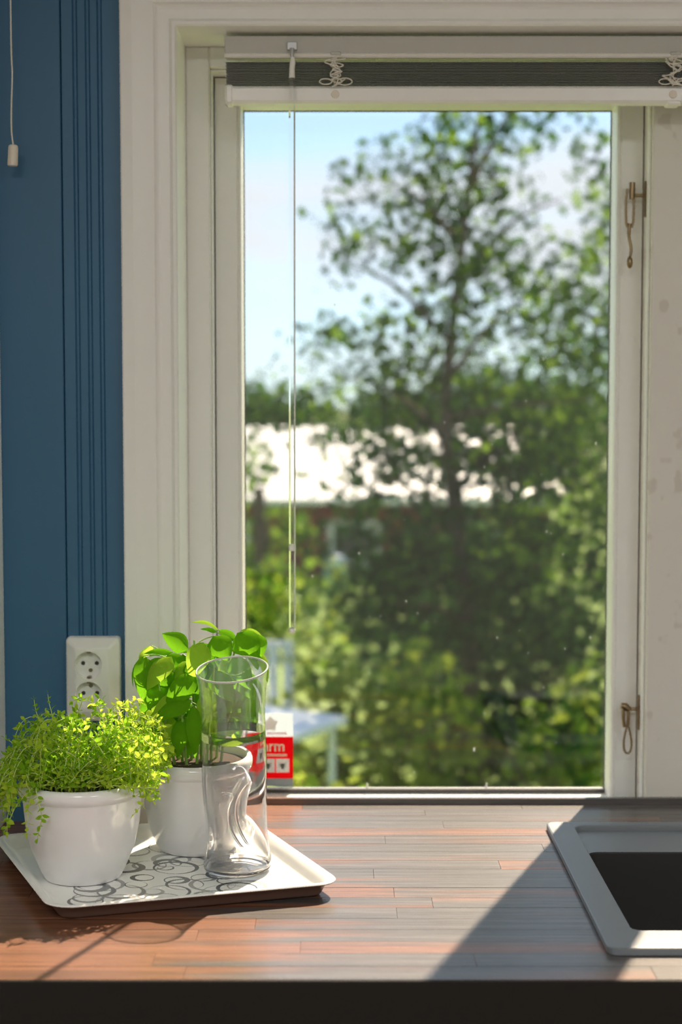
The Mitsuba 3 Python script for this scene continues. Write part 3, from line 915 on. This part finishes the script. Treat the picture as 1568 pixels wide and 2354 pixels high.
# ------------------------------------------------------------------ fly-trap film stuck on the pane
t = 'window_sticker'
bsdf('film_white', {'type': 'principledthin', 'base_color': {'type': 'rgb', 'value': [.80, .85, .90]}, 'roughness': .5, 'diff_trans': 1.1})
bsdf('film_clear', {'type': 'principledthin', 'base_color': {'type': 'rgb', 'value': [.30, .33, .36]}, 'roughness': .3, 'diff_trans': 1.0})
bsdf('print_red', {'type': 'principledthin', 'base_color': {'type': 'rgb', 'value': [.72, .010, .020]}, 'roughness': .4, 'diff_trans': .9})
bsdf('print_white', prin((.80, .79, .77), .5))
bsdf('print_cream', prin((.78, .66, .52), .5))
bsdf('print_pink', prin((.78, .45, .55), .5))
bsdf('print_dark', prin((.06, .07, .06), .5))
yS = GLASS - .0012
x0, x1 = -.1714, -.0789
add(t + '__film', bx(x0, x1, yS - .0008, yS, .9800, 1.0194, .0002), 'film_white')
add(t + '__lower_film', bx(x0, x1, yS - .0008, yS, .8973, .9102, .0002), 'film_clear')
add(t + '__red_label', bx(x0, x1, yS - .0010, yS, .9104, .9798, .0002), 'print_red')
yp = yS - .0011
tm = meshkit.text_mesh('arm', .0158, .0004, bold=True)
wd_ = tm.bounds[1][0]
tm.vertices = np.stack([tm.vertices[:, 0] - wd_ - .0935, yp - tm.vertices[:, 2], tm.vertices[:, 1] + .9560], -1)
tm.fix_normals()
add(t + '__lettering', tm, 'print_cream')
dash = []
xx = -.128
q = random.Random(2)
while xx < -.0905:
    L = q.uniform(.0012, .0022)
    dash.append(plain_box(xx, xx + L, yp - .0003, yp, .9475, .9515))
    xx += L + .0005
add(t + '__small_print', cat(dash), 'print_cream')
dash = []
xx = -.122
while xx < -.0935:
    L = q.uniform(.0018, .0036)
    dash.append(plain_box(xx, xx + L, yp - .0003, yp, .9835, .9880))
    xx += L + .0012
add(t + '__pink_print', cat(dash), 'print_pink')
for xa in (-.1315, -.1075):
    add(t + '__picture_field', bx(xa, xa + .0220, yp - .0003, yp, .9205, .9435, .0001), 'print_white')
    cxm, czm = xa + .011, .9325
    bug = [Point(cxm, czm).buffer(.0034).union(Point(cxm, czm - .0040).buffer(.0024))]
    for s in (-1, 1):
        for dz in (-.003, .001, .004):
            bug.append(LineString([(cxm, czm), (cxm + s * .0060, czm + dz)]).buffer(.0004))
    u = unary_union(bug)
    add(t + '__insect_picture', extrude_y(u, yp - .0006, yp - .0003), 'print_dark')
st = []
for k in range(10):
    a = math.pi / 2 + k * math.pi / 5
    r = .0135 if k % 2 == 0 else .0088
    st.append((-.1165 + r * math.cos(a), 1.0010 + r * math.sin(a)))
add(t + '__white_star', extrude_y(Polygon(st), yp - .0004, yp), 'print_white')
tag(t, 'red and translucent insect-trap film sticker on the window glass behind the carafe', 'sticker')

# ------------------------------------------------------------------ added fill lamps under the ceiling (out of view behind the camera)
bsdf('fill_lamp_housing', prin((.8, .8, .8), .4))
for i, (lx, ly) in enumerate(((-.35, -.3), (1.1, -.3))):
    t = 'fill_lamp' if i == 0 else 'fill_lamp_001'
    add(t + '__housing', bx(lx - .32, lx + .32, ly - .32, ly + .32, 2.462, 2.4995, .006), 'fill_lamp_housing')
    d = trimesh.Trimesh([[lx - .3, ly - .3, 2.4605], [lx + .3, ly - .3, 2.4605], [lx + .3, ly + .3, 2.4605], [lx - .3, ly + .3, 2.4605]], [[0, 2, 1], [0, 3, 2]], process=False)
    scene[t + '__diffuser'] = mikit.ply(d, 'fill_lamp_housing', emitter={'type': 'area', 'radiance': {'type': 'rgb', 'value': [FILL_LAMP, FILL_LAMP * 1.0, FILL_LAMP * 1.01]}})
    tag(t, ('left' if i == 0 else 'right') + ' one of two square white fill lamps added out of view behind the camera', 'lamp')

# ------------------------------------------------------------------ the garden
def ground_z(x, y):
    return -.60 - .035 * np.maximum(y - 9, 0) + .05 * np.sin(x * .7 + y * .3)


def grass_fn(p, n, uv):
    a = fb(p.x * 1.3, p.y * 1.3, 0.0, 3)
    b = fb(p.x * 14, p.y * 14, 0.0, 2)
    return mikit.mix((0.07, 0.13, 0.02), (0.20, 0.30, 0.045), a * .6 + b * .4)


bsdf('lawn', prin(mikit.proc(grass_fn), .9))
gx, gy = np.meshgrid(np.linspace(-45, 45, 60), np.r_[np.linspace(2.63, 14, 40), np.linspace(15, 110, 40)], indexing='xy')
V = np.stack([gx, gy, ground_z(gx, gy)], -1)
nr, ncx = gx.shape
F = []
for i in range(nr - 1):
    for j in range(ncx - 1):
        A = i * ncx + j
        F += [[A, A + 1, A + ncx + 1], [A, A + ncx + 1, A + ncx]]
add('garden_lawn', trimesh.Trimesh(V.reshape(-1, 3), F, process=False), 'lawn', True)
tag('garden_lawn', 'green lawn of the garden below the window', kind='structure')

bsdf('bark', prin((.10, .075, .055), .9))
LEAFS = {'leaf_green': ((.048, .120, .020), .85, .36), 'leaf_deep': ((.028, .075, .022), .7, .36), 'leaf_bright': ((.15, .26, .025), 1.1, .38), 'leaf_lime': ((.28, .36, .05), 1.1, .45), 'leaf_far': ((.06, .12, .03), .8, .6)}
for k, (c, dt, ro) in LEAFS.items():
    bsdf(k, thin_leaf(c, dt, ro))


def leaf_cloud(P, size, r, aspect=.62, up=.7, droop=.5):
    """one bent six-cornered blade per point: (n, 6, 3) corners"""
    n = len(P)
    L = size * r.uniform(.7, 1.25, n)
    a = r.normal(0, 1, (n, 3)); a[:, 2] = a[:, 2] * .5 - droop
    a /= np.linalg.norm(a, axis=1, keepdims=True)
    m = r.normal(0, 1, (n, 3)); m[:, 2] = np.abs(m[:, 2]) + up
    m -= a * (m * a).sum(1, keepdims=True); m /= np.linalg.norm(m, axis=1, keepdims=True)
    s = np.cross(m, a)
    w = L * aspect / 2
    f = lambda u, v, h: P + a * (L * u)[:, None] + s * (w * v)[:, None] + m * (L * h)[:, None]
    return np.stack([f(-.5, 0, 0), f(-.15, 1, .03), f(.2, .85, .02), f(.5, 0, -.10), f(.2, -.85, .02), f(-.15, -1, .03)], 1)


LF = np.array([[0, 5, 1], [1, 5, 4], [1, 4, 2], [2, 4, 3]])


def cloud_mesh(C):
    n = len(C)
    return trimesh.Trimesh(C.reshape(-1, 3), (LF[None] + 6 * np.arange(n)[:, None, None]).reshape(-1, 3), process=False)


def foliage(t, P, size, mats, r, singles=300, **k):
    C = leaf_cloud(P, size, r, **k)
    order = np.argsort(np.linalg.norm(C.mean(1) - eye, axis=1))
    # those nearest to the window that the window shows
    c = C.mean(1)
    vis = (np.abs(c[:, 0] / c[:, 1] - .053) < .12) & ((c[:, 2] - CAM_Z) / c[:, 1] < .19) & ((c[:, 2] - CAM_Z) / c[:, 1] > -.25)
    order = np.r_[order[vis[order]], order[~vis[order]]]
    for i in order[:singles]:
        add(t + '__leaf', cloud_mesh(C[i:i + 1]), mats[i % len(mats)])
    left = order[singles:]
    for j, mt in enumerate(mats):
        ids = left[left % len(mats) == j]
        if len(ids):
            kk = add(t + '__foliage', cloud_mesh(C[ids]), mt)
            labels[kk] = {'label': 'mass of leaves', 'kind': 'stuff'}


def blob_points(blobs, n_per, r, y0, dy, shell=.35):
    out = []
    for (x, z, rx, rz, den) in blobs:
        n = int(n_per * rx * rz * den / .1) + 6
        q = r.normal(0, 1, (n, 3)); q /= np.linalg.norm(q, axis=1, keepdims=True)
        q *= (r.uniform(shell ** 3, 1, n) ** (1 / 3))[:, None]
        yy = y0 + r.uniform(-dy, dy)
        # twigs: gather the leaves into small tufts
        c = np.stack([x + q[:, 0] * rx, yy + q[:, 1] * (rx + rz) * .55, z + q[:, 2] * rz], -1)
        tuft = c[r.integers(0, n, n)]
        c = np.where((r.uniform(size=n) < .6)[:, None], tuft + r.normal(0, .055, (n, 3)), c)
        out.append(c)
    return np.vstack(out)


t = 'garden_tree'
gr = np.random.default_rng(5)
BL_ = [(.66, 3.02, .32, .28, 1), (.98, 3.09, .22, .18, 1), (.51, 2.80, .35, .28, 1), (.19, 3.0, .18, .11, .5), (.04, 2.8, .20, .11, .6), (-.03, 2.63, .15, .09, .6), (.04, 2.51, .22, .09, .7), (.16, 2.36, .25, .12, .7), (.44, 2.56, .30, .20, 1), (.73, 2.73, .30, .25, .8), (1.0, 2.78, .22, .20, .45), (1.3, 3.02, .18, .15, .35), (1.37, 2.73, .15, .12, .35), (.98, 2.46, .35, .20, .9), (.66, 2.31, .42, .22, 1), (-.01, 2.24, .12, .08, .3), (.91, 2.11, .50, .25, 1), (1.35, 2.31, .18, .18, .8), (1.36, 1.97, .20, .30, 1), (.04, 1.97, .25, .12, 1), (-.16, 1.89, .12, .12, .8), (.41, 1.92, .38, .22, 1), (.79, 1.82, .50, .25, 1), (1.29, 1.67, .28, .30, 1), (.16, 1.69, .38, .20, 1), (.54, 1.57, .45, .25, 1), (1.04, 1.37, .45, .30, 1), (-.08, 1.50, .22, .18, .9), (.19, 1.41, .35, .15, .8), (.54, 1.22, .45, .18, .75), (.90, 1.2, .3, .2, .9), (-.06, 1.2, .22, .15, .25), (.2, 1.15, .2, .12, .6), (1.17, 1.0, .38, .30, 1), (.29, .89, .50, .15, .9), (.67, .74, .62, .30, 1.3), (.04, .72, .30, .20, .8), (.54, .42, .62, .30, 1.4), (1.17, .49, .38, .30, 1), (.17, .37, .32, .20, .9), (.80, .11, .50, .25, 1.3), (1.30, .16, .22, .20, .8),
       # the crown above and beside what the window shows
       (.8, 3.35, .25, .18, .8), (.45, 1.35, .4, .22, 1), (.95, 1.3, .35, .25, 1), (-.52, 1.13, .15, .11, 1), (.5, 1.18, .5, .14, .8), (1.2, 1.25, .3, .2, 1), (.1, 1.05, .2, .10, .8), (1.9, 2.6, .5, .5, .8), (1.9, 1.7, .5, .5, .8), (1.8, .8, .5, .5, .8), (-.5, 1.5, .3, .3, .4)]
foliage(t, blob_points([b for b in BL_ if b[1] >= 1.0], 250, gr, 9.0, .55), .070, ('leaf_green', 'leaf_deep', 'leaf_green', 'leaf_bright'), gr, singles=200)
foliage(t, blob_points([b for b in BL_ if b[1] < 1.0], 260, gr, 9.0, .5), .070, ('leaf_deep', 'leaf_green', 'leaf_deep'), gr, singles=100)  # lower crown given darker leaves to colour in its shade
trunk = spline([(.80, 9.05, -.75), (.77, 9.02, -.3), (.74, 9.0, .2), (.66, 9.0, .9), (.60, 9.0, 1.5), (.65, 9.0, 2.1), (.72, 9.0, 2.7), (.80, 9.0, 3.3)], 40)
add(t + '__trunk', tube(trunk, np.linspace(.062, .012, 40), 10), 'bark', True)
for (k, dx, dy, dz) in ((16, -.5, -.3, .35), (18, .6, .2, .4), (21, -.6, .2, .35), (24, .55, -.3, .5), (26, -.65, -.2, .45), (29, .6, .1, .5), (31, -.45, .2, .4), (13, .5, -.3, .25), (34, .35, -.2, .5), (12, -.45, -.4, .15), (22, .8, -.2, .1)):
    p = trunk[k]
    add(t + '__branch', tube(spline([p, p + np.array([dx * .5, dy * .5, dz * .7]), p + np.array([dx, dy, dz])], 12), np.linspace(.020, .005, 12), 7), 'bark', True)
tag(t, 'slender leafy tree with a thin dark trunk standing nearest the window', 'tree')

# a second tree, right of the first and beyond it
t = 'garden_tree_001'
B2 = [(2.05, 2.9, .5, .5, .5), (1.75, 2.2, .45, .5, .9), (1.95, 1.5, .5, .5, 1), (1.6, .9, .45, .4, 1), (2.1, .6, .5, .5, 1), (2.6, 1.9, .6, .7, .8), (1.5, 1.5, .3, .4, .9), (1.45, .35, .5, .3, .8), (2.6, .6, .6, .6, .8)]
foliage(t, blob_points(B2, 170, gr, 11.6, .6), .085, ('leaf_bright', 'leaf_green', 'leaf_bright'), gr)
add(t + '__trunk', tube(spline([(2.2, 11.6, -.75), (2.15, 11.6, .5), (2.1, 11.6, 1.8), (2.1, 11.6, 2.9)], 16), np.linspace(.09, .02, 16), 9), 'bark', True)
tag(t, 'light green tree at the right edge of the pane, beyond the slender tree', 'tree')

# trees in the far background
far = [('dense low tree far off behind the garden at the left of the pane', -2.0, 34, [(-2.9, 1.2, 1.6, 1.1, 1), (-1.2, 1.0, 1.3, 1.0, 1), (-2.2, 0, 1.8, 1.2, 1), (-.6, .1, 1.2, 1.0, 1), (-4, .6, 1.5, 1.4, 1)]),
       ('dark tree far off behind the slender tree in the middle of the pane', 3.0, 38, [(1.6, .9, 1.6, 1.2, 1), (3.4, 1.3, 1.7, 1.3, 1), (2.5, -.3, 2.0, 1.2, 1), (5, .8, 1.7, 1.5, 1)]),
       ('leafy tree between the lawn and the bright shed roof', -.9, 17, [(-.93, .98, .20, .24, 1), (-.62, .22, .40, .28, 1.2), (-1.25, .15, .45, .55, 1.2), (-.75, -.45, .6, .35, .8), (-1.5, -.5, .6, .5, 1), (.1, -.55, .6, .35, .9), (.9, -.4, .7, .5, 1), (1.9, -.2, .8, .6, 1)]),
       ('dark leafy tree behind the trunk of the slender tree', .8, 14.8, [(.3, -.3, .6, .45, 1), (1.2, .1, .8, .5, 1), (.9, -.6, .9, .4, 1), (2.2, -.2, .8, .7, 1), (-.25, -.45, .35, .3, .6)])]
for i, (lab, x, y, B) in enumerate(far):
    t = f'background_tree_{i:03d}' if i else 'background_tree'
    foliage(t, blob_points(B, (100, 80, 90, 110)[i], gr, y, .5 if i > 1 else 1.0), (.22, .24, .12, .10)[i], (('leaf_far', 'leaf_green'), ('leaf_far', 'leaf_deep'), ('leaf_green', 'leaf_bright'), ('leaf_deep', 'leaf_green'))[i], gr, singles=0)
    gz = float(ground_z(x, y))
    add(t + '__trunk', tube(spline([(x, y, gz - .1), (x + .05, y, gz + .8), (x, y, gz + 1.6)], 10), np.linspace(.14, .06, 10), 8), 'bark', True)
    tag(t, lab, 'tree')

# shrubs below the window
shr = [('broad yellow green shrub in the middle below the slender tree', 7.7, [(.05, -.10, .42, .34, 1), (.42, -.02, .30, .36, 1), (-.1, -.42, .3, .22, 1), (.15, -.45, .6, .25, 1), (-.05, .18, .22, .16, .7), (.40, .28, .14, .14, .6)], .085, ('leaf_lime', 'leaf_bright', 'leaf_lime')),
       ('yellow green shrub at the lower right corner of the pane', 7.45, [(1.15, -.05, .28, .32, 1), (1.3, -.35, .35, .3, 1), (1.05, -.42, .3, .25, .9), (1.25, .2, .18, .16, .6)], .08, ('leaf_lime', 'leaf_bright', 'leaf_green')),
       ('low green shrub at the foot of the thin trunk', 8.45, [(.75, -.35, .35, .30, .8), (1.05, -.35, .3, .3, .8), (.50, -.5, .4, .2, .8)], .07, ('leaf_green', 'leaf_deep', 'leaf_bright')),
       ('small yellow green shrub close below the window, in front of the white table', 5.85, [(-.20, .0, .20, .22, 1), (.06, -.06, .22, .18, 1), (-.42, -.05, .2, .2, 1)], .07, ('leaf_lime', 'leaf_bright')),
       ('wide dark green shrub on the lawn behind the thin trunk', 10.3, [(.55, -.2, .5, .45, 1), (1.05, -.1, .55, .5, 1), (1.6, -.15, .5, .5, 1), (.2, -.45, .4, .3, .9), (1.3, -.5, .6, .3, 1), (.75, -.55, .5, .25, 1)], .085, ('leaf_deep', 'leaf_green', 'leaf_deep')),
       ('light green shrub behind the white table', 11.5, [(-.55, .15, .4, .25, .8), (-.35, -.15, .5, .3, .8), (-.8, -.1, .5, .4, .8), (-.25, .35, .3, .15, .6)], .08, ('leaf_bright', 'leaf_lime', 'leaf_green'))]
for i, (lab, y, B, s, mats) in enumerate(shr):
    t = f'garden_shrub_{i:03d}' if i else 'garden_shrub'
    foliage(t, blob_points(B, 190, gr, y, .18), s, mats, gr, singles=300 if i < 2 else 0, aspect=.7)
    xs = np.mean([b[0] for b in B])
    for k in range(5):
        add(t + '__stem', tube(spline([(xs + .05 * k - .1, y, -.7), (xs + .12 * k - .24, y, -.4), (xs + .2 * k - .4, y + .03 * k, -.1)], 8), .008, 6), 'bark', True)
    tag(t, lab, 'shrub')

# red shed with a bright metal roof down the slope
t = 'garden_shed'
bsdf('red_boards', prin((.16, .035, .03), .8))
bsdf('bright_roof', prin((.78, .78, .76), .30, specular=.7))
YS = 24.0
add(t + '__wall', plain_box(-4.5, 3.2, YS, YS + 4.5, -1.6, .14), 'red_boards')
add(t + '__roof', extrude_x([(YS - .35, .16), (YS + 2.2, 1.22), (YS + 4.8, .16), (YS + 4.8, .08), (YS + 2.2, 1.12), (YS - .35, .08)], -4.8, 3.5), 'bright_roof')
for xw in (-2.2, -.2, 1.6):
    f_ = add(t + '__window', bx(xw, xw + .8, YS - .04, YS + .02, -.9, -.2, .01), 'plastic_white')
    add(f_ + '__glazing', plain_box(xw + .08, xw + .72, YS - .05, YS - .035, -.82, -.28), 'gasket_dark')
tag(t, 'dark red outbuilding with a bright pale roof seen through the leaves', 'shed')

# white garden table and chair
t = 'garden_table'
bsdf('garden_white', prin((.70, .74, .76), .35))
C0, E1, E2 = np.array([.037, 7.04]), np.array([-.83, .558]), np.array([-.49, -.872])
E2 /= np.linalg.norm(E2); E1 /= np.linalg.norm(E1)
top = Polygon([C0, C0 + .72 * E1, C0 + .72 * E1 + .72 * E2, C0 + .72 * E2]).buffer(-.03).buffer(.03, quad_segs=5)
add(t + '__tabletop', extrude_z(top, .095, .125), 'garden_white')
for a, b in ((.06, .06), (.66, .06), (.06, .66), (.66, .66)):
    q_ = C0 + a * E1 + b * E2
    add(t + '__leg', tube([(q_[0], q_[1], -.66), (q_[0], q_[1], .095)], .018, 8), 'garden_white', 40)
tag(t, 'white garden table outside the window beside the yellow green shrub', 'table')
t = 'garden_chair'
gc = np.array([-.47, 8.45])
add(t + '__seat', bx(gc[0] - .22, gc[0] + .22, gc[1] - .22, gc[1] + .2, -.17, -.14, .01), 'garden_white')
for k in range(5):
    xa = gc[0] - .19 + k * .085
    add(t + '__back_slat', bx(xa, xa + .055, gc[1] + .17, gc[1] + .195, -.14, .20 + .03 * math.sin(k * math.pi / 4), .006), 'garden_white')
add(t + '__back_rail', bx(gc[0] - .21, gc[0] + .21, gc[1] + .165, gc[1] + .20, .195, .235, .012), 'garden_white')
for sx_ in (-.2, .2):
    for sy_ in (-.19, .17):
        add(t + '__leg', tube([(gc[0] + sx_, gc[1] + sy_, -.66), (gc[0] + sx_, gc[1] + sy_, -.15)], .016, 8), 'garden_white', 40)
tag(t, 'white slatted garden chair behind the garden table', 'chair')

# a pale blue rain barrel among the leaves
t = 'rain_barrel'
bsdf('barrel_blue', prin((.42, .55, .72), .4))
bz = float(ground_z(-.09, 22)) - .02
add(t + '__drum', lathe([(.001, 0), (.12, 0), (.14, .02), (.16, .2), (.16, .28), (.14, .47), (.13, .49), (.001, .49)], 36, (-.09, 22.0, bz)), 'barrel_blue', 40)
add(t + '__lid', lathe([(.001, .515), (.1, .512), (.145, .505), (.148, .488), (.001, .488)], 36, (-.09, 22.0, bz)), 'barrel_blue', 40)
tag(t, 'pale blue rain barrel in the garden left of the slender tree', 'barrel')
